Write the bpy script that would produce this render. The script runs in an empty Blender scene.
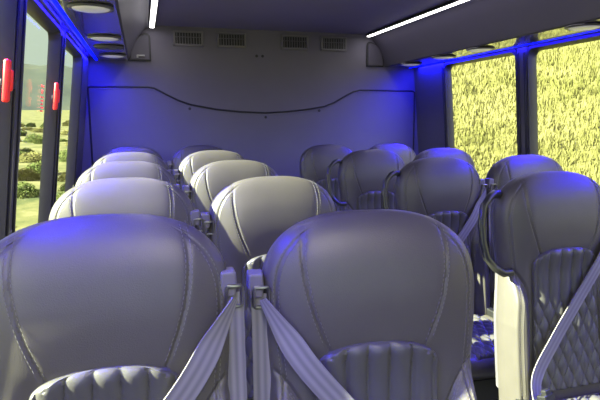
import bpy, bmesh, math, random
from mathutils import Vector, Matrix, noise as mnoise
random.seed(7)
PI = math.pi
S = bpy.context.scene
COL = S.collection
H = 1.32                      # eye height above the bus floor

# ------------------------------------------------------------------ materials
def mat(name, base, rough=.5, metal=0., spec=.5, emit=None, estr=0., noise_amt=0., noise_scale=30., bump=0., bump_scale=300., coat=0.):
    m = bpy.data.materials.new(name); m.use_nodes = True
    nt = m.node_tree; b = nt.nodes['Principled BSDF']
    b.inputs['Base Color'].default_value = (*base, 1); b.inputs['Roughness'].default_value = rough
    b.inputs['Metallic'].default_value = metal; b.inputs['Specular IOR Level'].default_value = spec
    b.inputs['Coat Weight'].default_value = coat
    if emit: b.inputs['Emission Color'].default_value = (*emit, 1); b.inputs['Emission Strength'].default_value = estr
    tc = nt.nodes.new('ShaderNodeTexCoord')
    if noise_amt:
        n = nt.nodes.new('ShaderNodeTexNoise'); n.inputs['Scale'].default_value = noise_scale; n.inputs['Detail'].default_value = 4
        nt.links.new(tc.outputs['Object'], n.inputs['Vector'])
        mx = nt.nodes.new('ShaderNodeMix'); mx.data_type = 'RGBA'
        mx.inputs['A'].default_value = (*[c*(1-noise_amt) for c in base], 1); mx.inputs['B'].default_value = (*[min(1, c*(1+noise_amt)) for c in base], 1)
        nt.links.new(n.outputs['Fac'], mx.inputs['Factor']); nt.links.new(mx.outputs['Result'], b.inputs['Base Color'])
    if bump:
        v = nt.nodes.new('ShaderNodeTexVoronoi'); v.inputs['Scale'].default_value = bump_scale
        nt.links.new(tc.outputs['Object'], v.inputs['Vector'])
        bp = nt.nodes.new('ShaderNodeBump'); bp.inputs['Strength'].default_value = bump; bp.inputs['Distance'].default_value = .001
        nt.links.new(v.outputs['Distance'], bp.inputs['Height']); nt.links.new(bp.outputs['Normal'], b.inputs['Normal'])
    return m

M = {}
M['leather'] = mat('grey_leather', (.064, .058, .055), .40, spec=.5, noise_amt=.12, noise_scale=14, bump=.25, bump_scale=420)
M['insert'] = mat('grey_insert_leather', (.062, .059, .062), .40, spec=.5, noise_amt=.08, noise_scale=20, bump=.2, bump_scale=420)
M['shell'] = mat('seat_shell_plastic', (.09, .085, .10), .5, noise_amt=.1)
M['thread'] = mat('seam_thread', (.13, .122, .118), .7)
M['black'] = mat('black_plastic', (.012, .012, .014), .38, noise_amt=.1)
M['handle'] = mat('black_handle_plastic', (.022, .022, .02), .28)
M['metal'] = mat('brushed_metal', (.22, .21, .22), .3, metal=.9, noise_amt=.1, noise_scale=60)
M['guide'] = mat('grey_guide_plastic', (.13, .12, .15), .45, noise_amt=.05)
M['rubber'] = mat('window_rubber', (.032, .03, .042), .45, noise_amt=.1)
M['frame'] = mat('window_frame_metal', (.05, .05, .06), .3, metal=.5, noise_amt=.1)
M['hinge'] = mat('grey_hinge_metal', (.35, .34, .38), .4, metal=.3)
M['wallside'] = mat('dark_wall_vinyl', (.10, .095, .13), .5, noise_amt=.1, bump=.1)
M['backwall'] = mat('back_wall_vinyl', (.115, .105, .155), .62, noise_amt=.08, noise_scale=5, bump=.15, bump_scale=500)
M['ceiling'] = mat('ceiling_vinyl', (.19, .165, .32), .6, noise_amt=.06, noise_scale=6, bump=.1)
M['cove'] = mat('cove_vinyl', (.062, .056, .088), .5, noise_amt=.08, noise_scale=6)
M['under'] = mat('cove_gloss_panel', (.10, .095, .12), .2, spec=1., noise_amt=.05, coat=1.)
M['wash'] = mat('pale_cove_channel', (.30, .29, .32), .5, noise_amt=.05)
M['bead'] = mat('dark_bead', (.018, .018, .025), .5)
M['floor'] = mat('floor_vinyl', (.05, .05, .052), .5, noise_amt=.4, noise_scale=60)
M['red'] = mat('red_latch_plastic', (.85, .03, .03), .4, emit=(1, .05, .05), estr=.22)  # weak glow put into the plastic against the blue light; latches are no lamps
M['redprint'] = mat('red_print', (.8, .1, .12), .5, emit=(1, .2, .25), estr=.25)  # slight glow added to the ink, which gives no light itself
M['white_led'] = mat('white_led', (.9, .9, .9), .5, emit=(1, .98, .95), estr=7.)
M['blue_led'] = mat('blue_led', (0, .02, .5), .5, emit=(.0, .004, 1), estr=2.2)
M['lens'] = mat('lamp_lens', (.8, .79, .78), .25, coat=.3, emit=(1, .98, 1), estr=.12)
M['lampbody'] = mat('lamp_body', (.09, .085, .11), .35)
M['grille'] = mat('dark_grille', (.035, .035, .05), .5)
M['ventframe'] = mat('vent_frame', (.15, .14, .17), .45)
M['rock'] = mat('rock', (.2, .19, .15), .9, noise_amt=.4, noise_scale=2)

def webbing():
    m = bpy.data.materials.new('belt_webbing'); m.use_nodes = True; nt = m.node_tree; b = nt.nodes['Principled BSDF']
    b.inputs['Roughness'].default_value = .55
    uv = nt.nodes.new('ShaderNodeUVMap'); sp = nt.nodes.new('ShaderNodeSeparateXYZ'); nt.links.new(uv.outputs['UV'], sp.inputs[0])
    w = nt.nodes.new('ShaderNodeMath'); w.operation = 'MULTIPLY'; w.inputs[1].default_value = 2*PI*3; nt.links.new(sp.outputs['X'], w.inputs[0])
    s = nt.nodes.new('ShaderNodeMath'); s.operation = 'SINE'; nt.links.new(w.outputs[0], s.inputs[0])
    r = nt.nodes.new('ShaderNodeValToRGB'); r.color_ramp.elements[0].color = (.12, .113, .13, 1); r.color_ramp.elements[1].color = (.19, .18, .195, 1)
    a = nt.nodes.new('ShaderNodeMath'); a.operation = 'MULTIPLY_ADD'; a.inputs[1].default_value = .5; a.inputs[2].default_value = .5
    nt.links.new(s.outputs[0], a.inputs[0]); nt.links.new(a.outputs[0], r.inputs[0]); nt.links.new(r.outputs[0], b.inputs['Base Color'])
    f = nt.nodes.new('ShaderNodeMath'); f.operation = 'MULTIPLY'; f.inputs[1].default_value = 2600; nt.links.new(sp.outputs['Y'], f.inputs[0])
    f2 = nt.nodes.new('ShaderNodeMath'); f2.operation = 'SINE'; nt.links.new(f.outputs[0], f2.inputs[0])
    bp = nt.nodes.new('ShaderNodeBump'); bp.inputs['Strength'].default_value = .08; bp.inputs['Distance'].default_value = .0002
    nt.links.new(f2.outputs[0], bp.inputs['Height']); nt.links.new(bp.outputs[0], b.inputs['Normal'])
    return m
M['web'] = webbing()

def glass():
    m = bpy.data.materials.new('tinted_glass'); m.use_nodes = True; nt = m.node_tree; nt.nodes.clear()
    o = nt.nodes.new('ShaderNodeOutputMaterial'); t = nt.nodes.new('ShaderNodeBsdfTransparent'); t.inputs[0].default_value = (.88, .93, .84, 1)
    g = nt.nodes.new('ShaderNodeBsdfGlossy'); g.inputs['Roughness'].default_value = .03; g.inputs[0].default_value = (.8, .8, .85, 1)
    lw = nt.nodes.new('ShaderNodeLayerWeight'); pw = nt.nodes.new('ShaderNodeMath'); pw.operation = 'POWER'; pw.inputs[1].default_value = 5
    nt.links.new(lw.outputs['Facing'], pw.inputs[0]); lw.inputs['Blend'].default_value = .5
    f = nt.nodes.new('ShaderNodeMath'); f.operation = 'MULTIPLY_ADD'; f.inputs[1].default_value = .08; f.inputs[2].default_value = .015; nt.links.new(pw.outputs[0], f.inputs[0]); mx = nt.nodes.new('ShaderNodeMixShader')
    nt.links.new(f.outputs[0], mx.inputs[0]); nt.links.new(t.outputs[0], mx.inputs[1]); nt.links.new(g.outputs[0], mx.inputs[2]); nt.links.new(mx.outputs[0], o.inputs[0])
    return m
M['glass'] = glass()

def brush_mat(name, c1, c2, c3, scale, bump=0.):
    m = bpy.data.materials.new(name); m.use_nodes = True; nt = m.node_tree; b = nt.nodes['Principled BSDF']
    b.inputs['Roughness'].default_value = .9; b.inputs['Specular IOR Level'].default_value = .1
    tc = nt.nodes.new('ShaderNodeTexCoord'); n = nt.nodes.new('ShaderNodeTexNoise'); n.inputs['Scale'].default_value = scale; n.inputs['Detail'].default_value = 8; n.inputs['Roughness'].default_value = .7
    nt.links.new(tc.outputs['Object'], n.inputs['Vector'])
    r = nt.nodes.new('ShaderNodeValToRGB'); e = r.color_ramp.elements; e[0].position = .35; e[0].color = (*c1, 1); e[1].position = .68; e[1].color = (*c3, 1)
    k = e.new(.5); k.color = (*c2, 1)
    nt.links.new(n.outputs['Fac'], r.inputs[0]); nt.links.new(r.outputs[0], b.inputs['Base Color'])
    return m
M['ground'] = brush_mat('desert_ground', (.035, .045, .02), (.075, .075, .035), (.13, .12, .07), .9)
M['hill'] = brush_mat('hillside_ground', (.08, .08, .03), (.115, .11, .045), (.15, .14, .065), 1.2)
M['leaf_yellow'] = brush_mat('yellow_brush_leaf', (.085, .085, .028), (.12, .115, .045), (.155, .145, .065), .8)
M['leaf_green'] = brush_mat('green_brush_leaf', (.035, .06, .02), (.075, .095, .03), (.13, .14, .05), 3.)
M['mountain'] = brush_mat('hazy_mountain', (.024, .030, .032), (.034, .042, .042), (.05, .055, .048), .03)
M['twig'] = mat('twig_bark', (.09, .07, .04), .9, noise_amt=.3)

# ------------------------------------------------------------------ mesh helpers
class MB:
    def __init__(s): s.v = []; s.f = []; s.uv = None
    def quadgrid(s, rows, closed=False):
        b = len(s.v); n = len(rows[0])
        for r in rows: s.v.extend([tuple(p) for p in r])
        for i in range(len(rows)-1):
            for j in range(n if closed else n-1):
                k = (j+1) % n
                s.f.append((b+i*n+j, b+i*n+k, b+(i+1)*n+k, b+(i+1)*n+j))
    def cap(s, start, n, flip=False):
        idx = list(range(start, start+n)); s.f.append(tuple(idx[::-1] if flip else idx))
    def box(s, c, d, R=None):
        b = len(s.v); cx, cy, cz = c; dx, dy, dz = [k/2 for k in d]
        for x, y, z in ((-1,-1,-1),(1,-1,-1),(1,1,-1),(-1,1,-1),(-1,-1,1),(1,-1,1),(1,1,1),(-1,1,1)):
            p = Vector((x*dx, y*dy, z*dz))
            if R is not None: p = R @ p
            s.v.append((cx+p.x, cy+p.y, cz+p.z))
        for f in ((0,3,2,1),(4,5,6,7),(0,1,5,4),(1,2,6,5),(2,3,7,6),(3,0,4,7)): s.f.append(tuple(b+i for i in f))
    def hexa(s, pts):
        b = len(s.v); s.v.extend([tuple(p) for p in pts])
        for f in ((0,3,2,1),(4,5,6,7),(0,1,5,4),(1,2,6,5),(2,3,7,6),(3,0,4,7)): s.f.append(tuple(b+i for i in f))
    def tube(s, pts, r, n=10, ry=None, closed=False):
        pts = [Vector(p) for p in pts]; rows = []; ry = ry or r; prev = None
        for i, p in enumerate(pts):
            if closed: t = (pts[(i+1) % len(pts)]-pts[i-1]).normalized()
            else: t = (pts[min(i+1, len(pts)-1)]-pts[max(i-1, 0)]).normalized()
            if prev is None:
                a = Vector((0, 1, 0)) if abs(t.y) < .9 else Vector((1, 0, 0))
            else: a = prev
            a = (a-t*a.dot(t)).normalized(); bb = t.cross(a); prev = a
            rows.append([p+a*math.cos(q*2*PI/n)*r+bb*math.sin(q*2*PI/n)*ry for q in range(n)])
        if closed: rows.append(rows[0])
        st = len(s.v); s.quadgrid(rows, True)
        if not closed: s.cap(st, n, True); s.cap(st+(len(rows)-1)*n, n)
    def lathe(s, c, prof, n=24, axis='z'):
        rows = []
        for r, h in prof:
            rr = []
            for q in range(n):
                a = q*2*PI/n
                rr.append((c[0]+r*math.cos(a), c[1]+r*math.sin(a), c[2]+h))
            rows.append(rr)
        st = len(s.v); s.quadgrid(rows, True); s.cap(st, n, True); s.cap(st+(len(rows)-1)*n, n)
    def prism(s, poly, fn, d0, d1):
        n = len(poly); b = len(s.v)
        for d in (d0, d1):
            for p in poly: s.v.append(tuple(fn(p, d)))
        for i in range(n): k = (i+1) % n; s.f.append((b+i, b+k, b+n+k, b+n+i))
        s.f.append(tuple(range(b+n-1, b-1, -1))); s.f.append(tuple(range(b+n, b+2*n)))
    def mesh(s, name, m, smooth=True, bevel=0):
        me = bpy.data.meshes.new(name); me.from_pydata(s.v, [], s.f); me.validate()
        bm = bmesh.new(); bm.from_mesh(me)
        bmesh.ops.recalc_face_normals(bm, faces=bm.faces); bm.to_mesh(me); bm.free()
        me.materials.append(m)
        if smooth:
            me.polygons.foreach_set('use_smooth', [True]*len(me.polygons))
            me.set_sharp_from_angle(angle=math.radians(40))
        return me
    def build(s, name, m, parent=None, smooth=True, bevel=0., **tags):
        me = s.mesh(name, m, smooth); o = bpy.data.objects.new(name, me); COL.objects.link(o)
        if parent is not None: o.parent = parent
        if bevel:
            md = o.modifiers.new('bevel', 'BEVEL'); md.width = bevel; md.segments = 2; md.limit_method = 'ANGLE'
        for k, v in tags.items(): o[k] = v
        return o

def empty(name, loc, label=None, cat=None, group=None, kind=None, rz=0):
    o = bpy.data.objects.new(name, None); o.location = loc; o.rotation_euler.z = rz; o.empty_display_size = .05; COL.objects.link(o)
    if label: o['label'] = label
    if cat: o['category'] = cat
    if group: o['group'] = group
    if kind: o['kind'] = kind
    return o
def copy_tree(o, parent=None):
    kids = [c for c in COL.objects if c.parent == o]
    c = o.copy(); COL.objects.link(c); c.parent = parent
    for k in kids: copy_tree(k, c)
    return c
def sm(x, a, b):
    t = max(0, min(1, (x-a)/(b-a))); return t*t*(3-2*t)
def lerp_tab(tab, v):
    if v <= tab[0][0]: return tab[0][1]
    for (a, x), (b, y) in zip(tab, tab[1:]):
        if v <= b: return x+(y-x)*sm(v, a, b) if False else x+(y-x)*(v-a)/(b-a)
    return tab[-1][1]

# ------------------------------------------------------------------ the bus shell
XL, XR, ZT = -.413, 2.459, .437+H     # glass planes at window top, window top height
def wx(side, z, n):                   # inward offset n from the glass plane, walls lean out towards the floor
    if side < 0: return XL-.122*(ZT-z)*(1 if z > .5 else 1)+n
    return XR+.092*(ZT-z)-n
Y0, YB = -1.65, 4.516
ZC = .752+H
wins = [(k+.17, k+.958) for k in (-1, 0, 1, 2, 3)]
WB = .76                              # window bottom
def wallbox(mb, side, y0, y1, z0, z1, n0, n1):
    P = lambda n, y, z: (wx(side, z, n), y, z)
    mb.hexa([P(n0, y0, z0), P(n1, y0, z0), P(n1, y1, z0), P(n0, y1, z0), P(n0, y0, z1), P(n1, y0, z1), P(n1, y1, z1), P(n0, y1, z1)])
for side, nm in ((-1, 'wall_left'), (1, 'wall_right')):
    mb = MB(); e = .03
    wallbox(mb, side, Y0, YB+.05, 0, WB-e, -.012, .045)
    wallbox(mb, side, Y0, YB+.05, ZT+e, ZC+.02, -.012, .045)
    ys = [Y0]+[q for a, b in wins for q in ((a-e, b+e+(.03 if b > 1.5 else 0)) if side < 0 else (a-e-.035, b+e+.025))]+[YB+.05]
    for a, b in zip(ys[::2], ys[1::2]):
        if b > a: wallbox(mb, side, a, b, WB-e, ZT+e, -.012, .045)
    mb.build(nm, M['wallside'], smooth=False, bevel=.004, kind='structure')

def rrect(y0, y1, z0, z1, r, n=6):
    pts = []
    for cy, cz, a0 in ((y1-r, z1-r, 0), (y0+r, z1-r, PI/2), (y0+r, z0+r, PI), (y1-r, z0+r, 3*PI/2)):
        for i in range(n+1):
            a = a0+i*PI/2/n; pts.append((cy+r*math.cos(a), cz+r*math.sin(a)))
    return pts
wn = 0
for side in (-1, 1):
    for wi, (a, b) in enumerate(wins):
        b += (0 if wi < 2 else .03) if side < 0 else .025; a -= 0 if side < 0 else .035; wn += 1
        w = empty('window_%d' % wn, (0, 0, 0), kind='structure')
        mb = MB(); e = .03
        inner = rrect(a, b, WB, ZT, .045); outer = rrect(a-e, b+e, WB-e, ZT+e, .045)
        loops = [(outer, -.008), (outer, .046), (rrect(a-.014, b+.014, WB-.014, ZT+.014, .05), .048), (inner, .018), (inner, -.008)]
        rows = [[(wx(side, z, n), y, z) for y, z in L] for L, n in loops]
        rows.append(rows[0]); mb.quadgrid(rows, True); mb.build('window_frame', M['rubber'], w)
        mb = MB(); L = rrect(a-.005, b+.005, WB-.005, ZT+.005, .045)
        mb.v = [(wx(side, z, 0), y, z) for y, z in L]; mb.f = [tuple(range(len(L)))]
        mb.build('pane', M['glass'], w, smooth=False)
        # vertical metal track running down both sides of the glass
        for yy in (a-.045, b+.045):
            mb = MB(); wallbox(mb, side, yy-.009, yy+.009, WB, ZT, .045, .054); mb.build('frame_rail', M['frame'], w, bevel=.003)
        mb = MB(); wallbox(mb, side, a+.06, b-.06, ZT+.038, ZT+.052, .045, .058); mb.build('hinge', M['hinge'] if side < 0 else M['frame'], w, bevel=.003)
        if side < 0 and wi in (1, 2, 3):
            z0, z1 = (.060, .190) if wi > 2 else (.062, .192)
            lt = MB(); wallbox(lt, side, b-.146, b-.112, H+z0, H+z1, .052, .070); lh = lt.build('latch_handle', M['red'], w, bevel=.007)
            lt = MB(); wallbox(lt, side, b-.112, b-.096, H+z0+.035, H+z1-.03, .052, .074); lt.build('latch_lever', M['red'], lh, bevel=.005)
            lt = MB(); wallbox(lt, side, b-.14, b+.03, H+z0+.05, H+z1-.06, .044, .053); lt.build('latch_bracket', M['rubber'], w, bevel=.002)

# floor, ceiling, ends
mb = MB(); mb.box((1.02, (Y0+YB)/2, -.03), (3.3, YB-Y0+.1, .06)); mb.build('floor', M['floor'], smooth=False, kind='structure')
mb = MB(); mb.box((1.02, (Y0+YB)/2, ZC+.03), (3.1, YB-Y0+.2, .06)); mb.build('ceiling', M['ceiling'], smooth=False, kind='structure')
mb = MB()
rows = []
for i in range(25):                                            # back wall, very slightly dished
    z = i/24*(ZC+.02); rows.append([(wx(-1, z, 0)+(wx(1, z, 0)-wx(-1, z, 0))*j/30, YB+.001, z) for j in range(31)])
mb.quadgrid(rows); mb.build('wall_back', M['backwall'], kind='structure')
mb = MB()                                                      # unseen front end; its distance and windscreen opening shaped to light the near seats
mb.box((1.02, Y0, .35), (3.2, .06, .70)); mb.box((1.02, Y0, 1.98), (3.2, .06, .26)); mb.box((-.35, Y0, 1.27), (.4, .06, 1.3)); mb.box((1.85, Y0, 1.27), (1.5, .06, 1.3))
mb.build('wall_front', M['wallside'], smooth=False, kind='structure')
ws = empty('window_11', (0, 0, 0), kind='structure')
mb = MB(); mb.box((.48, Y0, 1.27), (1.28, .008, 1.16)); mb.build('pane', M['glass'], ws, smooth=False)

# coves along both sides: profile in (x, z), mirrored about the bus centre line
CX = 1.023
prof = [(-.40, .80), (.10, .80), (.10, .745), (.085, .738), (.055, .715), (.015, .668), (-.02, .610), (-.045, .555), (-.060, .510), (-.068, .482), (-.080, .474)]
under = [(-.080, .474), (-.19, .471), (-.292, .470)]
out = [(-.292, .470), (-.300, .478), (-.300, .490), (-.345, .500), (-.40, .505)]
k = 0
for side in (-1, 1):
    X = (lambda x: x) if side < 0 else (lambda x: 2*CX-x)
    for nm, pf, m in (('trim', prof, 'cove'), ('trim', under, 'under'), ('trim', out, 'wash')):
        k += 1; mb = MB()
        ys = [Y0+.05+(YB-Y0-.04)*i/24 for i in range(25)]
        mb.quadgrid([[(X(x), y, z+H) for x, z in pf] for y in ys])
        o = mb.build('%s_%d' % (nm, k), M[m], kind='structure')
    # blue light tape on the outer edge of the cove
    mb = MB(); mb.quadgrid([[(X(x), y, z+H) for x, z in ((-.3005, .476), (-.304, .468), (-.312, .466), (-.318, .47), (-.318, .482), (-.3005, .482))] for y in (Y0+.1, YB-.02)], True)
    mb.build('led_strip', M['blue_led'], label='blue light tape above the %s windows under the ceiling cove' % ('left' if side < 0 else 'right'), category='light strip')
    # white ceiling strip
    st = empty('ceiling_light_strip', (0, 0, 0), 'bright white light strip running along the %s side of the ceiling' % ('left' if side < 0 else 'right'), 'light strip')
    x0 = .112
    mb = MB(); mb.box((X(x0), (Y0+YB)/2-.0, H+.738), (.050, YB-Y0-.1, .02)); mb.build('housing', M['black'], st, bevel=.004)
    mb = MB(); mb.box((X(x0), (Y0+YB)/2-.0, H+.728), (.034, YB-Y0-.12, .012)); mb.build('diffuser', M['white_led'], st, bevel=.004)

# reading lamps on the cove undersides
def lamp(x, y, label, dark=False):
    t = empty('reading_lamp', (x, y, H+.470), label, 'lamp', 'round lamps under the coves')
    mb = MB(); mb.lathe((0, 0, 0), [(.090, 0), (.092, -.003), (.088, -.008), (.080, -.010), (.076, -.007)], 32); mb.build('lamp_body', M['lampbody'], t)
    mb = MB(); mb.lathe((0, 0, 0), [(.076, -.005), (.072, -.010), (.055, -.014), (.03, -.017), (.004, -.018)], 32); mb.build('lens', M['lampbody'] if dark else M['lens'], t)
lamp(-.178, 2.45, 'round lamp with pale lens under the left cove, nearest the camera')
lamp(-.176, 3.28, 'round lamp with pale lens under the left cove, second from the camera')
lamp(-.174, 3.68, 'dark round air outlet under the left cove, between two pale lamps', True)
lamp(-.172, 4.12, 'round lamp with pale lens under the left cove, beside the back wall')
lamp(2.185, 2.30, 'round lamp under the right cove, nearest the camera at the picture edge')
lamp(2.185, 3.18, 'round lamp under the right cove, above the post between the two windows')
lamp(2.185, 3.64, 'round lamp under the right cove, third from the camera')
lamp(2.185, 4.15, 'round lamp under the right cove, nearest the back wall')

# back wall fittings
def vent(x, label):
    t = empty('air_vent', (x, YB-.002, H+.66), label, 'vent', 'air vents along the top of the back wall')
    w, h = .118, .058
    mb = MB(); mb.box((0, -.006, h-.006), (2*w, .022, .012)); mb.box((0, -.006, -h+.008), (2*w, .022, .016)); mb.box((-w+.008, -.006, 0), (.016, .022, 2*h)); mb.box((w-.008, -.006, 0), (.016, .022, 2*h))
    mb.build('vent_frame', M['ventframe'], t, bevel=.003)
    mb = MB(); mb.box((0, .002, 0), (2*w-.02, .006, 2*h-.02)); mb.build('backing', M['bead'], t)
    for i in range(9):
        mb = MB(); mb.box((-w+.03+i*(2*w-.06)/8, -.006, .002), (.006, .014, 2*h-.03)); mb.build('louver', M['lampbody'], t)
    mb = MB(); mb.box((0, -.009, .012), (2*w-.03, .006, .005)); mb.build('crossbar', M['lampbody'], t)
for x, l in ((.392, 'leftmost rectangular louvred vent at the top of the back wall'), (.742, 'second louvred vent from the left on the back wall'),
             (1.28, 'third louvred vent from the left on the back wall'), (1.632, 'rightmost rectangular louvred vent at the top of the back wall')): vent(x, l)
def speaker(x0, sgn, label):
    t = empty('wall_speaker', (x0, YB-.002, H+.475), label, 'speaker')
    arc = [(0, 0), (.165, 0), (.163, .06), (.150, .115), (.122, .165), (.085, .198), (.045, .212), (.018, .212), (.004, .20), (0, .18)]
    P = lambda p, d: (sgn*p[0], -d, p[1])
    mb = MB(); mb.prism(arc, P, 0, .016); mb.build('speaker_rim', M['bead'], t, bevel=.004)
    ins = [(.012+p[0]*.86, .01+p[1]*.89) for p in arc]
    mb = MB(); mb.prism(ins, P, .012, .022); mb.build('grille', M['cove'], t, bevel=.004)
speaker(1.937, 1, 'dark arched cover on the back wall beside the right cove')
speaker(.098, -1, 'dark arched cover on the back wall beside the left cove')
mb = MB(); mb.box((.02, YB-.03, H+.515), (.06, .012, .012)); mb.box((-.005, YB-.034, H+.508), (.014, .014, .02)); mb.build('wall_latch', M['hinge'], label='small pale catch low on the left arched cover', category='catch', bevel=.002)
# stitched seam of the back panel
path = [(-.385, -.9), (-.385, .262), (-.37, .274), (.06, .276), (.11, .268), (.20, .22), (.30, .170), (.39, .138), (.60, .100), (.80, .080), (1.02, .070), (1.22, .082), (1.40, .102), (1.55, .126), (1.64, .160), (1.74, .215), (1.82, .256), (1.88, .270), (2.40, .268), (2.425, .255), (2.43, -.9)]
mb = MB(); mb.tube([(x, YB+.002, z+H) for x, z in path], .008, 6); mb.build('trim_7', M['bead'], kind='structure')
mb = MB(); mb.tube([(x, YB+.004, z+H-.018) for x, z in path[2:19]], .005, 6); mb.build('trim_8', M['backwall'], kind='structure')
mb = MB()
mb.lathe((0, 0, 0), [(.012, 0), (.012, .004), (.004, .006)], 10)
for x, z in ((.385, .105), (1.02, .035), (1.50, .09), (.95, .54), (1.0, .54)):
    o = MB(); o.v = list(mb.v); o.f = list(mb.f); q = o.build('screw_cap', M['bead'], label='small dark screw cap on the back wall panel', category='screw cap', group='screw caps on the back wall'); q.location = (x, YB+.0, H+z); q.rotation_euler.x = PI/2

# emergency exit lettering on the second left window
st = empty('exit_sticker', (wx(-1, H+.15, .006), 2.81, H+.14), 'red emergency exit lettering stuck on the left window glass', 'sticker')
for body, size, z in (('EMERGENCY', .015, .024), ('EXIT', .030, -.006)):
    c = bpy.data.curves.new('exit_text', 'FONT'); c.body = body; c.size = size; c.extrude = .0005; c.align_x = 'CENTER'
    tmp = bpy.data.objects.new('exit_text', c); COL.objects.link(tmp); bpy.context.view_layer.update()
    me = bpy.data.meshes.new_from_object(tmp.evaluated_get(bpy.context.evaluated_depsgraph_get())); bpy.data.objects.remove(tmp)
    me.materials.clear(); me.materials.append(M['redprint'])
    me.transform(Matrix(((0, .12, 1, z*.12), (1, 0, 0, 0), (0, 1, 0, z), (0, 0, 0, 1))))
    o = bpy.data.objects.new('lettering', me); COL.objects.link(o); o.parent = st
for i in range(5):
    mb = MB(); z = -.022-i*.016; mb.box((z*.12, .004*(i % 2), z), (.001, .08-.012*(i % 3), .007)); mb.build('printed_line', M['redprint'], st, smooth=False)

# ------------------------------------------------------------------ the seats
TOP, A0, T0 = 1.142, .23, .055
def a_(v):
    if v < .17: return A0*max(0, 1-((.17-v)/.17)**2.55)**(1/2.55)
    return lerp_tab([(.17, .23), (.24, .226), (.33, .217), (.40, .222), (.50, .231), (.60, .232), (.78, .23)], v)
def t_(v):
    if v < .11: return T0*max(0, 1-((.11-v)/.11)**2.2)**(1/2.2)
    return T0
def c_(v): return -.13*(v-.17)
def seam1(v): return lerp_tab([(0, .140), (.04, .147), (.08, .150), (.12, .147), (.16, .139), (.20, .127), (.24, .112), (.27, .100), (.33, .096)], v)
def seam2(v): return lerp_tab([(.295, .232), (.305, .215), (.32, .197), (.34, .180), (.365, .163), (.39, .152), (.42, .145), (.45, .143), (.8, .146)], v)
def F_(x, v):
    ax = abs(x); f = .014*math.exp(-((v-.16)/.11)**2)*(1-sm(ax, .12, .23))
    if v < .28: f -= .0045*math.exp(-((ax-seam1(v))/.0035)**2)*sm(v, 0, .03)
    if v > .295:
        s = seam2(v); f += .040*sm(ax, s, s+.045)*sm(v, .295, .43); sl_ = (seam2(v+.012)-seam2(v-.012))/.024; f -= .006*math.exp(-((ax-s)/math.sqrt(1+sl_*sl_)/.0045)**2)*sm(v, .295, .32)
    e = a_(v)-.026
    if ax > .13: f -= .003*math.exp(-((ax-e)/.0035)**2)
    f -= .010*sm(v, .24, .34)*(1-sm(ax, .12, .16))
    return f
def front(x, v, off=0.):
    a = a_(v); u = min(1, abs(x)/max(a, 1e-6))
    return Vector((x, c_(v)-t_(v)*(1-u**3.2)**(1/3.2)-F_(x, v)*(1 if u < .97 else 1)*(1-sm(u, .93, 1))-off, TOP-v))

def seatback_mesh():
    mb = MB(); rows = []
    vs = [.17*(1-math.cos(PI/2*i/30)) for i in range(31)]; vs[0] = .0004
    vs += [.17+.61*i/190 for i in range(1, 191)]
    NF, NB = 150, 36
    for v in vs:
        a, t = a_(v), t_(v); r = []
        for j in range(NF+1):
            s = -1+2*j/NF; u = .55*s+.45*math.sin(PI*s/2)
            r.append(front(a*u, v))
        for j in range(1, NB):
            s = 1-2*j/NB; u = math.sin(PI*s/2)
            r.append(Vector((a*u, c_(v)+t*(1-abs(u)**3.2)**(1/3.2), TOP-v)))
        rows.append(r)
    mb.quadgrid(rows, True); n = len(rows[0]); mb.cap(0, n); mb.cap((len(rows)-1)*n, n, True)
    return mb
def quilt(x, v, v0, w=.046):
    ch = abs(math.sin(PI*(x/w+.5)))**.55
    p1 = abs(math.sin(PI*((x+(v-v0)*.5)/w+.5))); p2 = abs(math.sin(PI*((x-(v-v0)*.5)/w+.5)))
    dm = (p1*p2)**.4
    return ch, dm
def insert_mesh():
    mb = MB(); rows = []; v0, v1 = .252, .74; NV, NU = 150, 84
    for i in range(NV+1):
        v = v0+(v1-v0)*(i/NV); d = v-v0
        hw = .129*(1-(max(0, .055-d)/.055)**2.3)**(1/2.3) if d < .055 else .129+.012*sm(d, .1, .4)
        hw = max(hw, .012)
        r = []
        for j in range(NU+1):
            s = -1+2*j/NU; x = hw*s
            ed = min(1, (1-abs(s))*hw/.014, (d+.0001)/.026, (v1-v)/.012); ed = math.sqrt(max(0, ed*(2-ed)))
            ch, dm = quilt(x, v, .425); k = sm(v, .405, .43); q = ch*(1-k)+dm*k
            r.append(front(x, v, -.003+ed*(.009+.012*q)))
        rows.append(r)
    mb.quadgrid(rows)
    return mb
def stitches(paths, sides, L=.0042, gap=.0033, r=.0007):
    mb = MB()
    for fn, v0, v1, offs in paths:
        for off in offs:
            for sg in sides:
                v = v0; prev = None; acc = 0
                pts = []
                while v < v1:
                    pts.append(front(sg*(fn(v)+off), v, .0012)); v += .0018
                seg = 0.; start = pts[0]; on = True; last = pts[0]
                for p in pts[1:]:
                    seg += (p-last).length; last = p
                    if on and seg >= L:
                        d = (p-start); 
                        if d.length > 1e-5:
                            q = d.normalized(); side = Vector((0, 1, 0)).cross(q).normalized()*r; up = Vector((0, -1, 0))*r
                            b = len(mb.v)
                            mb.v.extend([tuple(start-side), tuple(start+up), tuple(start+side), tuple(p-side), tuple(p+up), tuple(p+side)])
                            mb.f.extend([(b, b+1, b+4, b+3), (b+1, b+2, b+5, b+4)])
                        on = False; seg = 0
                    elif not on and seg >= gap:
                        on = True; seg = 0; start = p
    return mb

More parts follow.
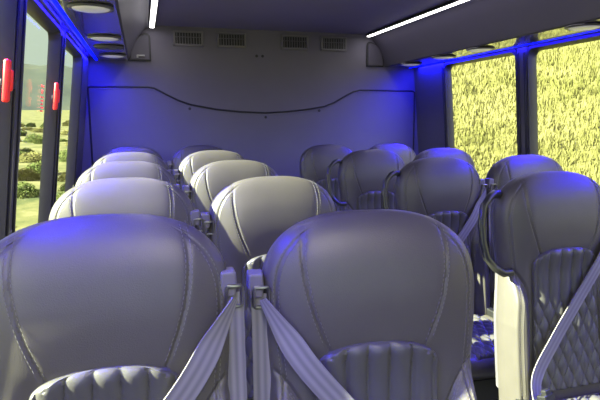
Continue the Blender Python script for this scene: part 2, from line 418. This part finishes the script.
def cush_pt(x, y, top=True):
    # y from 0 (back) to 1 (front lip)
    L = .47; yy = -.13-L*y; hw = .225*(1-max(0, (y-.86)/.14)**2.5*.10); h = .062*(1-max(0, (y-.80)/.20)**2.4)**(1/2.4) if y > .8 else .062
    return yy, hw, h
def cushion_top(x, y):
    yy, hw, h = cush_pt(0, y); u = min(1, abs(x)/hw)
    z = .335+h*(1-u**4)**.25+.012*sm(abs(x), .145, .19)*(1-sm(u, .9, 1))-.03*(1-y)*.8
    return Vector((x, yy, z))
def cushion_mesh():
    mb = MB(); rows = []
    for i in range(61):
        y = math.sin(PI/2*i/60) if True else i/60
        y = min(y, .9995); yy, hw, h = cush_pt(0, y); r = []
        for j in range(61):
            s = -1+2*j/60; u = .5*s+.5*math.sin(PI*s/2); r.append(cushion_top(hw*u, y))
        for j in range(1, 30):
            s = 1-2*j/30; u = math.sin(PI*s/2); p = Vector((hw*u, yy, .335-h*(1-abs(u)**4)**.25-.024*(1-y))); r.append(p)
        rows.append(r)
    mb.quadgrid(rows, True); n = len(rows[0]); mb.cap(0, n); mb.cap((len(rows)-1)*n, n, True)
    return mb
def cushion_insert_mesh():
    mb = MB(); rows = []
    for i in range(111):
        y = .03+.93*i/110; r = []
        for j in range(81):
            s = -1+2*j/80; x = .148*s; p = cushion_top(x, y)
            ed = min(1, (1-abs(s))*.148/.012, (y-.03)*.47/.012, (.96-y)*.47/.012); ed = math.sqrt(max(0, ed*(2-ed)))
            ch, dm = quilt(x, y*.47, 0); r.append(p+Vector((0, -.4*sm(y, .8, 1), 1)).normalized()*(-.003+ed*(.006+.013*dm)))
        rows.append(r)
    mb.quadgrid(rows); return mb

def ribbon(pts, w, th=.0016, twist=None, sub=6, flat=None):
    # smooth path, width lies across the path in the seat's frontal plane
    P = [Vector(p) for p in pts]; Q = []
    for i in range(len(P)-1):
        p0 = P[max(i-1, 0)]; p1 = P[i]; p2 = P[i+1]; p3 = P[min(i+2, len(P)-1)]
        for k in range(sub):
            t = k/sub; Q.append(.5*((2*p1)+(p2-p0)*t+(2*p0-5*p1+4*p2-p3)*t*t+(3*p1-p0-3*p2+p3)*t**3))
    Q.append(P[-1]); mb = MB(); rows = []; uvs = []; L = 0
    for i, q in enumerate(Q):
        t = (Q[min(i+1, len(Q)-1)]-Q[max(i-1, 0)]).normalized()
        if i: L += (Q[i]-Q[i-1]).length
        ang = 0 if twist is None else lerp_tab(twist, i/(len(Q)-1))
        sd = t.cross(Vector((0, -1, 0))).normalized() if flat is None else Vector(flat)
        nn = sd.cross(t).normalized(); sd2 = sd*math.cos(ang)+nn*math.sin(ang); nn = sd2.cross(t).normalized()
        ww = w if flat is not None else w*(.34+.66*sm(i, -1, 9))
        rows.append([q+sd2*ww*(j/6-.5)+nn*th for j in range(7)]+[q+sd2*ww*(j/6-.5)-nn*th for j in range(6, -1, -1)]); uvs.append(L)
    mb.quadgrid(rows, True); n = 14; mb.cap(0, n, True); mb.cap((len(rows)-1)*n, n)
    mb.L = uvs
    me = mb.mesh('webbing', M['web']); uv = me.uv_layers.new(name='UVMap')
    for l in me.loops:
        i = l.vertex_index; j = i % 14; jj = j if j < 7 else 13-j
        uv.data[l.index].uv = (jj/6, uvs[i//14])
    return me

MS = {}
MS['backrest'] = seatback_mesh().mesh('backrest', M['leather'])
MS['insert'] = insert_mesh().mesh('backrest_insert', M['insert'])
def rim(v): return a_(v)-.026
def rim2(v): return max(a_(v)-.026, .01)
for sd in (-1, 1): MS['stitch%d' % sd] = stitches([(seam1, .018, .256, (-.006, .006)), (rim, .055, .72, (-.006, .004)), (seam2, .35, .66, (.006, .010))], (sd,)).mesh('stitching', M['thread'], smooth=False)
MS['cushion'] = cushion_mesh().mesh('seat_cushion', M['leather'])
MS['cinsert'] = cushion_insert_mesh().mesh('cushion_insert', M['insert'])
def mesh_of(fn, name, m, smooth=True):
    mb = MB(); fn(mb); return mb.mesh(name, m, smooth)
def shell(mb):
    rows = []
    for i in range(41):
        v = .05+.70*i/40; a = a_(v)-.018; r = []
        for j in range(17):
            s = -1+2*j/16; u = math.sin(PI*s/2); r.append((a*u, c_(v)+.045+.04*(1-abs(u)**3)**(1/3)*sm(v, .03, .12), TOP-v))
        for j in range(15, 0, -1):
            s = -1+2*j/16; u = math.sin(PI*s/2); r.append((a*u, c_(v)+.04, TOP-v))
        rows.append(r)
    mb.quadgrid(rows, True); n = len(rows[0]); mb.cap(0, n); mb.cap(40*n, n, True)
MS['shell'] = mesh_of(shell, 'back_shell', M['shell'])
def base(mb):
    mb.box((0, -.36, .235), (.40, .42, .10)); mb.box((0, -.36, .20), (.36, .38, .03))
MS['base'] = mesh_of(base, 'seat_base', M['black'])
def leg(sx):
    def f(mb):
        mb.box((sx*.15, -.36, .10), (.035, .09, .17)); mb.box((sx*.15, -.36, .012), (.06, .36, .024)); mb.box((sx*.15, -.36, .18), (.05, .36, .02))
    return f
MS['leg-1'] = mesh_of(leg(-1), 'leg', M['black']); MS['leg1'] = mesh_of(leg(1), 'leg', M['black'])
for sg in (-1, 1):
    def hinge(mb, sg=sg): mb.box((sg*.205, -.155, .36), (.03, .16, .10))
    MS['recliner%d' % sg] = mesh_of(hinge, 'hinge', M['black'])
    def tower(mb, sg=sg):
        poly = [(.12, .08), (.16, .09), (.19, .115), (.222, .15), (.234, .185), (.236, .30), (.234, .60), (.10, .60)]
        fn = lambda p, d: (sg*p[0], c_(p[1])+d, TOP-p[1])
        mb.prism(poly, fn, .015, .05)
    MS['tower%d' % sg] = mesh_of(tower, 'belt_tower', M['shell'], False)
    def guide(mb, sg=sg):
        x = sg*.230-(.008 if sg > 0 else .012)
        poly = [(-.016, 0), (.016, 0), (.018, -.03), (.014, -.05), (-.014, -.05), (-.018, -.03)]
        mb.prism(poly, lambda p, d: (x+p[0]*(.9 if d < 0 else 1), -.005+d, TOP-.112+p[1]), -.030, .012)
    MS['guide%d' % sg] = mesh_of(guide, 'belt_guide', M['guide'], False)
    def loop(mb, sg=sg):
        x = sg*.232; y = -.034; z = TOP-.152
        pts = []
        for i in range(20):
            a = i*2*PI/20; pts.append((x+.015*max(-1, min(1, 1.35*math.cos(a))), y-.004*math.sin(a), z-.008+.021*max(-1, min(1, 1.3*math.sin(a)))))
        mb.tube(pts, .0038, 8, closed=True)
    MS['loop%d' % sg] = mesh_of(loop, 'belt_loop', M['metal'])
def handle_m(mb):
    P = [(-.205, .02, .075), (-.24, .005, .068), (-.268, -.01, .078), (-.296, -.02, .105), (-.308, -.03, .16), (-.310, -.045, .22), (-.300, -.055, .27), (-.272, -.065, .305), (-.245, -.07, .322), (-.205, -.06, .325)]
    mb.tube([(x, y, TOP-v) for x, y, v in P], .012, 10, ry=.014)
MS['handle'] = mesh_of(handle_m, 'grab_handle', M['handle'])
def buckle_m(mb):
    mb.box((0, 0, 0), (.05, .03, .075)); mb.box((0, -.005, .042), (.03, .018, .02)); mb.box((0, .0, -.06), (.02, .012, .07))
MS['buckle'] = mesh_of(buckle_m, 'belt_buckle', M['black'], False)

def part(name, key, parent, bev=0):
    o = bpy.data.objects.new(name, MS[key]); COL.objects.link(o); o.parent = parent
    if bev: md = o.modifiers.new('bevel', 'BEVEL'); md.width = bev; md.segments = 3; md.limit_method = 'ANGLE'
    return o
def make_seat(sg, handle):
    t = empty('bus_seat', (0, 0, 0))
    b = part('backrest', 'backrest', t); part('backrest_insert', 'insert', t); part('stitching', 'stitch-1', b); part('stitching', 'stitch1', b)
    c = part('seat_cushion', 'cushion', t); part('cushion_insert', 'cinsert', t); part('back_shell', 'shell', t)
    part('seat_base', 'base', t, .006); part('leg', 'leg-1', t, .003); part('leg', 'leg1', t, .003)
    part('hinge', 'recliner-1', t, .006); part('hinge', 'recliner1', t, .006)
    part('belt_tower', 'tower%d' % sg, t, .006); g = part('belt_guide', 'guide%d' % sg, t, .005); part('belt_loop', 'loop%d' % sg, g)
    if handle: part('grab_handle', 'handle', t)
    bk = part('belt_buckle', 'buckle', t, .004); bk.location = (-sg*.19, -.245, .435); bk.rotation_euler.x = -.35; bk.rotation_euler.z = sg*.3
    return t
proto = {}; SEAT = {}
cx = {1: -.078, 2: .431, 3: 1.368, 4: 1.893}
def yrow(c, r): return 1.009+.789*(r-1)-(.273 if c > 2 else 0)
names = {
 (1,1): 'large dark grey leather bus seat filling the lower left corner, blue glow on its top',
 (2,1): 'large grey leather bus seat at bottom centre, nearest the camera, right of the crossing belts',
 (1,2): 'sunlit bus seat directly behind the large lower left seat, beside the window',
 (2,2): 'sunlit aisle bus seat directly behind the large centre seat',
 (1,3): 'sunlit window seat in the third row back on the left',
 (2,3): 'sunlit aisle seat in the third row back, left of the aisle',
 (1,4): 'sunlit window seat in the fourth row back on the left, its top just showing',
 (2,4): 'sunlit aisle seat in the fourth row back, left of the aisle',
 (1,5): 'shaded window seat in the last row on the left, nearly hidden by other seats',
 (2,5): 'dark shaded aisle seat in the last row, left of the aisle',
 (3,2): 'front dark leather bus seat right of the aisle, with grab handle and diagonal belt',
 (3,3): 'dark aisle seat with grab handle, second from the front right of the aisle',
 (3,4): 'dark aisle seat with grab handle, third from the front right of the aisle',
 (3,5): 'dark aisle seat against the back wall, right of the aisle, without handle',
 (4,2): 'front window seat on the right, only its inner edge at the right picture border',
 (4,3): 'blue-topped window seat on the right, second row, beside the post between the windows',
 (4,4): 'blue-topped window seat on the right, third row, under the farther window',
 (4,5): 'blue-topped window seat on the right against the back wall'}
tweak = {(1, 1): (0, 0, .010), (2, 1): (.016, 0, -.008), (4, 3): (.012, 0, 0), (2, 2): (0, 0, -.012), (2, 3): (0, 0, -.008), (3, 3): (.022, 0, 0), (3, 4): (.02, 0, 0), (1, 2): (.012, 0, 0)}
for c in (1, 2, 3, 4):
    for r in range(1, 6):
        if c > 2 and r == 1: continue
        sg = 1 if c in (1, 3) else -1; hd = c == 3 and r < 5; key = (sg, hd)
        if key not in proto: proto[key] = t = make_seat(sg, hd)
        else: t = copy_tree(proto[key])
        dx, dy, dz = tweak.get((c, r), (0, 0, 0))
        t.location = (cx[c]+dx, yrow(c, r)+dy, 0+dz)
        t.rotation_euler.z = {(2, 1): -.13, (1, 1): -.0}.get((c, r), 0)
        SEAT[c, r] = t; t['label'] = names[(c, r)]; t['category'] = 'bus seat'; t['group'] = 'bus seats left of the aisle' if c < 3 else 'bus seats right of the aisle'

# seat belts: diagonal webbing from the guide to the hip, and the slack strap behind it
BELT = {}
for sg in (-1, 1):
    def Pt(x, v, off):
        p = front(x, v); return (sg*x, p.y-off, p.z)
    pts = [(sg*.230, -.050, TOP-.160), Pt(.190, .225, .014), Pt(.138, .30, .022), Pt(.035, .42, .032), Pt(-.075, .55, .038), Pt(-.165, .66, .032), (-sg*.212, -.235, TOP-.725)]
    BELT[sg, 'd'] = ribbon(pts, .050, twist=[(0, .7*sg), (.2, .15*sg), (1, 0)])
    BELT[sg, 'v'] = ribbon([(sg*.232, -.026, TOP-.155), (sg*.230, -.030, TOP-.22), (sg*.230, -.045, TOP-.40), (sg*.229, -.09, TOP-.68)], .042, flat=(1, 0, 0))
def tongue(mb):
    mb.box((0, 0, 0), (.05, .005, .03)); mb.box((0, 0, -.025), (.02, .003, .025))
MS['tongue'] = mesh_of(tongue, 'belt_tongue', M['metal'], False)
bl = {(1,1): 'grey webbing belt crossing the large lower left seat', (2,1): 'grey webbing belt crossing the large bottom centre seat',
      (3,2): 'grey webbing belt running diagonally across the front seat right of the aisle', (3,3): 'grey webbing belt across the second aisle seat right of the aisle',
      (4,2): 'grey webbing belt on the front window seat at the right border', (4,3): 'grey webbing belt of the second window seat on the right'}
for (c, r), lab in bl.items():
    sg = 1 if c in (1, 3) else -1
    t = SEAT[c, r]
    w_ = bpy.data.objects.new('seat_belt', BELT[sg, 'd']); COL.objects.link(w_); w_.parent = t; w_['label'] = lab
    o = bpy.data.objects.new('slack_strap', BELT[sg, 'v']); COL.objects.link(o); o.parent = w_
    o = part('belt_tongue', 'tongue', w_); o.location = (-sg*.205, -.235, TOP-.70); o.rotation_euler.x = -.35

# ------------------------------------------------------------------ outside
def terrain_h(x, y):
    r = math.hypot(x, y); ph = math.degrees(math.atan2(x, y))
    g = -.85
    right = sm(ph, 8, 30)*(1-sm(ph, 120, 160))
    n = mnoise.noise(Vector((x*.12, y*.12, 3)))
    h = g+max(0, r-5)*.030+n*.35*sm(r, 6, 20)
    h += right*(max(0, min(r, 55)-5.5)*.36+n*.9*sm(r, 8, 20))
    return h
mb = MB(); rows = []
rs = [2.9*(1.055**i) for i in range(92)]
for r in rs:
    rows.append([(r*math.sin(a)*1.0+1.0*(0), r*math.cos(a), terrain_h(r*math.sin(a), r*math.cos(a))) for a in [i*2*PI/180 for i in range(180)]])
# ground seen through the left windows and the hillside beyond the right windows
def patch(name, phis, m):
    mb = MB(); mb.quadgrid([[(r*math.sin(math.radians(p)), r*math.cos(math.radians(p)), terrain_h(r*math.sin(math.radians(p)), r*math.cos(math.radians(p)))) for p in phis] for r in [.5]+rs])
    return mb.build(name, m, kind='structure')
patch('ground', [-180+2*i for i in range(99)]+[19], M['ground'])
patch('hillside', [18+2*i for i in range(82)], M['hill'])
mb = MB(); rows = []
for k in range(10):
    rr = 230+k*14; row = []
    for i in range(240):
        a = i*2*PI/240; x, y = rr*math.sin(a), rr*math.cos(a)
        n = mnoise.fractal(Vector((math.sin(a)*5+4.3, math.cos(a)*5, 1.0)), 1.0, 2.0, 5)
        prof_ = math.sin(PI*min(1, k/7)/2)
        row.append((x, y, 2+prof_*(32+9*n)+prof_*3*mnoise.noise(Vector((x*.05, y*.05, 0)))))
    rows.append(row)
mb.quadgrid(rows, True); mb.build('mountains', M['mountain'], kind='structure')

def bush_mesh(name, m, n, seed, sz=.05):
    rnd = random.Random(seed); mb = MB()
    for i in range(n):
        th = rnd.uniform(0, 2*PI); u = rnd.random(); cz = u; rr = math.sqrt(max(0, 1-cz*cz))
        lump = .8+.25*mnoise.noise(Vector((math.cos(th)*2+seed, math.sin(th)*2, cz*2)))
        R = rnd.uniform(.62, 1.0)*lump
        c = Vector((R*rr*math.cos(th), R*rr*math.sin(th), .05+.85*R*cz))
        a = Vector((rnd.gauss(0, 1), rnd.gauss(0, 1), rnd.gauss(0, 1))).normalized(); b = a.orthogonal().normalized()
        s = sz*rnd.uniform(.6, 1.4); k = len(mb.v)
        mb.v += [tuple(c-a*s), tuple(c+b*s*.45), tuple(c+a*s), tuple(c-b*s*.45)]; mb.f.append((k, k+1, k+2, k+3))
    return mb.mesh(name, m, smooth=False)
def twigs(seed):
    rnd = random.Random(seed); mb = MB()
    for i in range(14):
        a = rnd.uniform(0, 2*PI); q = rnd.uniform(.2, .8)
        mb.tube([(0, 0, -.15), (math.cos(a)*q*.4, math.sin(a)*q*.4, .3), (math.cos(a)*q*.8, math.sin(a)*q*.8, .62)], .018, 5)
    return mb.mesh('stems', M['twig'])
by = [bush_mesh('foliage', M['leaf_yellow'], 2600, s, .06) for s in (1, 2)]
bg = [bush_mesh('foliage', M['leaf_green'], 2200, s, .06) for s in (3, 4)]
tw = twigs(5)
rnd = random.Random(11)
def bush(x, y, s, fm, label, group, nm):
    t = empty(nm, (x, y, terrain_h(x, y)-.05), label, 'bush', group, rz=rnd.uniform(0, 6)); t.scale = (s, s, s*rnd.uniform(.8, 1.1))
    f = bpy.data.objects.new('foliage', fm); COL.objects.link(f); f.parent = t
    g = bpy.data.objects.new('stems', tw); COL.objects.link(g); g.parent = t
cnt = 0; tries = 0; placed = []
while cnt < 0:
    tries += 1
    ph = math.radians(rnd.uniform(27, 62)); r = rnd.uniform(5.5, 34)**1.0
    x, y = r*math.sin(ph), r*math.cos(ph)
    if x < 3.9: continue
    s = rnd.uniform(.28, .6)*(1+r*.02)
    if any((x-a)**2+(y-b)**2 < (1.12*(s+c))**2 for a, b, c in placed): continue
    placed.append((x, y, s)); cnt += 1
    bush(x, y, s, by[cnt % 2], 'yellow-green brush covering the hillside outside the right windows', 'brush on the hillside outside the right windows', 'desert_bush')
cnt = 0; tries = 0; placed = []
while cnt < 90 and tries < 9000:
    tries += 1
    ph = math.radians(rnd.uniform(-22, -3)); r = rnd.uniform(7, 70)
    x, y = r*math.sin(ph), r*math.cos(ph)
    if x > -1.3: continue
    s = rnd.uniform(.25, .6)*(1+r*.012)
    if any((x-a)**2+(y-b)**2 < (1.12*(s+c))**2 for a, b, c in placed): continue
    placed.append((x, y, s)); cnt += 1
    bush(x, y, s, (bg+by)[cnt % 3], 'low desert bush on the plain outside the left windows', 'bushes on the plain outside the left windows', 'desert_bush')

def grass(name, m, ph0, ph1, r0, r1, n, hh, xlim, label):
    rnd = random.Random(3); mb = MB()
    for i in range(n):
        ph = math.radians(rnd.uniform(ph0, ph1)); r = r0*(r1/r0)**rnd.random(); x, y = r*math.sin(ph), r*math.cos(ph)
        if abs(x) < xlim: continue
        z = terrain_h(x, y); s = hh*(.5+r/14)*rnd.uniform(.5, 1.3); a = rnd.uniform(0, PI); w_ = s*.16
        lx, ly = rnd.gauss(0, .35)*s, rnd.gauss(0, .35)*s; k = len(mb.v)
        mb.v += [(x-w_*math.cos(a), y-w_*math.sin(a), z-.05), (x+w_*math.cos(a), y+w_*math.sin(a), z-.05), (x+lx, y+ly, z+s)]; mb.f.append((k, k+1, k+2))
    return mb.build(name, m, smooth=False, kind='stuff', label=label, category='grass')
grass('dry_grass', M['leaf_yellow'], 25, 64, 5, 40, 90000, .10, 3.7, 'yellow dry grass and brush covering the hillside outside the right windows')

# ------------------------------------------------------------------ light
w = bpy.data.worlds.new('sky'); S.world = w; w.use_nodes = True; nt = w.node_tree; bgd = nt.nodes['Background']
tc = nt.nodes.new('ShaderNodeTexCoord'); sp = nt.nodes.new('ShaderNodeSeparateXYZ'); rp = nt.nodes.new('ShaderNodeValToRGB')
nt.links.new(tc.outputs['Generated'], sp.inputs[0]); nt.links.new(sp.outputs['Z'], rp.inputs[0]); mr = nt.nodes.new('ShaderNodeMapRange'); mr.inputs['From Min'].default_value = -.9; mr.inputs['From Max'].default_value = -.2; mr.inputs['To Min'].default_value = 7.; mr.inputs['To Max'].default_value = .9; mr.clamp = True
nt.links.new(sp.outputs['Y'], mr.inputs['Value']); nt.links.new(mr.outputs[0], bgd.inputs[1]); nt.links.new(rp.outputs[0], bgd.inputs[0])
e = rp.color_ramp.elements; e[0].position = .05; e[0].color = (.70, .82, .68, 1); e[1].position = .5; e[1].color = (1.15, 1.08, 1.0, 1)
k = e.new(.16); k.color = (.74, .85, .74, 1)
def area(name, loc, rot, sx, sy, power, col, portal=False):
    l = bpy.data.lights.new(name, 'AREA'); l.shape = 'RECTANGLE'; l.size = sx; l.size_y = sy; l.energy = power; l.color = col
    o = bpy.data.objects.new(name, l); COL.objects.link(o); o.location = loc; o.rotation_euler = rot
    if portal: l.cycles.is_portal = True
    return o
sl = bpy.data.lights.new('sun', 'SUN'); sl.energy = 56; sl.angle = .009; sl.color = (1, 1, .68)
so = bpy.data.objects.new('sun', sl); COL.objects.link(so)
SUN_EL, SUN_AZ = math.radians(31), math.radians(-3.0)    # light travels towards +x, slightly +y
d = Vector((math.cos(SUN_EL)*math.cos(SUN_AZ), math.cos(SUN_EL)*math.sin(SUN_AZ), -math.sin(SUN_EL)))
so.rotation_euler = d.to_track_quat('-Z', 'Y').to_euler()
Lc = YB-Y0-.2; ym = (YB+Y0)/2
for X in (-.345, 2*CX+.345):
    s = 1 if X > 0 else -1
    area('blue_led_light', (X, ym, H+.468), (0, .1*s, 0), .06, Lc, 26, (.02, .01, 1))
    area('blue_led_end', (X, 4.02, H+.4672), (0, 0, 0), .06, .8, 9, (.002, .004, 1))
    q = area('blue_led_spill', (X, ym, H+.466), (0, s*(.62 if X > 0 else .48), 0), .04, Lc, 75 if X > 0 else 62, (.03, .015, 1)); q.data.spread = 1.6
    area('blue_channel_light', (X-s*.032, ym, H+.481), (0, -s*1.9, 0), .008, Lc, 22, (.01, .005, 1))
for X in (.112, 2*CX-.112):
    area('white_strip_light', (X, ym, H+.718), (0, 0, 0), .03, Lc, 7, (1, .95, .98))
area('front_row_fill', (.25, -.15, ZC-.03), (.5, 0, 0), .35, .12, 13, (1, .93, .80))  # unseen fill lamp, added to brighten the nearest seats
area('side_portal', (XL-.06, 1.5, 1.26), (0, -PI/2, 0), 1.1, 5, 1, (1, 1, 1), True)
area('side_portal', (XR+.06, 1.5, 1.26), (0, PI/2, 0), 1.1, 5, 1, (1, 1, 1), True)
area('windscreen_portal', (.48, Y0-.05, 1.27), (PI/2, 0, 0), 1.28, 1.16, 1, (1, 1, 1), True)

# ------------------------------------------------------------------ camera
cam = bpy.data.cameras.new('camera'); co = bpy.data.objects.new('camera', cam); COL.objects.link(co)
cam.sensor_width = 36; cam.lens = 535.27*36/600; cam.clip_start = .02; cam.clip_end = 2000
yaw, pitch, roll = .2845, -.1463, -.0055
fw = Vector((math.sin(yaw)*math.cos(pitch), math.cos(yaw)*math.cos(pitch), math.sin(pitch)))
rt = Vector((math.cos(yaw), -math.sin(yaw), 0)); up = rt.cross(fw)
cr, sr = math.cos(roll), math.sin(roll)
r2 = rt*cr+up*sr; u2 = up*cr-rt*sr
co.matrix_world = Matrix(((r2.x, u2.x, -fw.x, 0), (r2.y, u2.y, -fw.y, 0), (r2.z, u2.z, -fw.z, H), (0, 0, 0, 1)))
S.camera = co
S.view_settings.view_transform = 'Standard'; S.view_settings.look = 'None'; S.view_settings.exposure = 0
S.cycles.max_bounces = 8; S.cycles.sample_clamp_indirect = 4
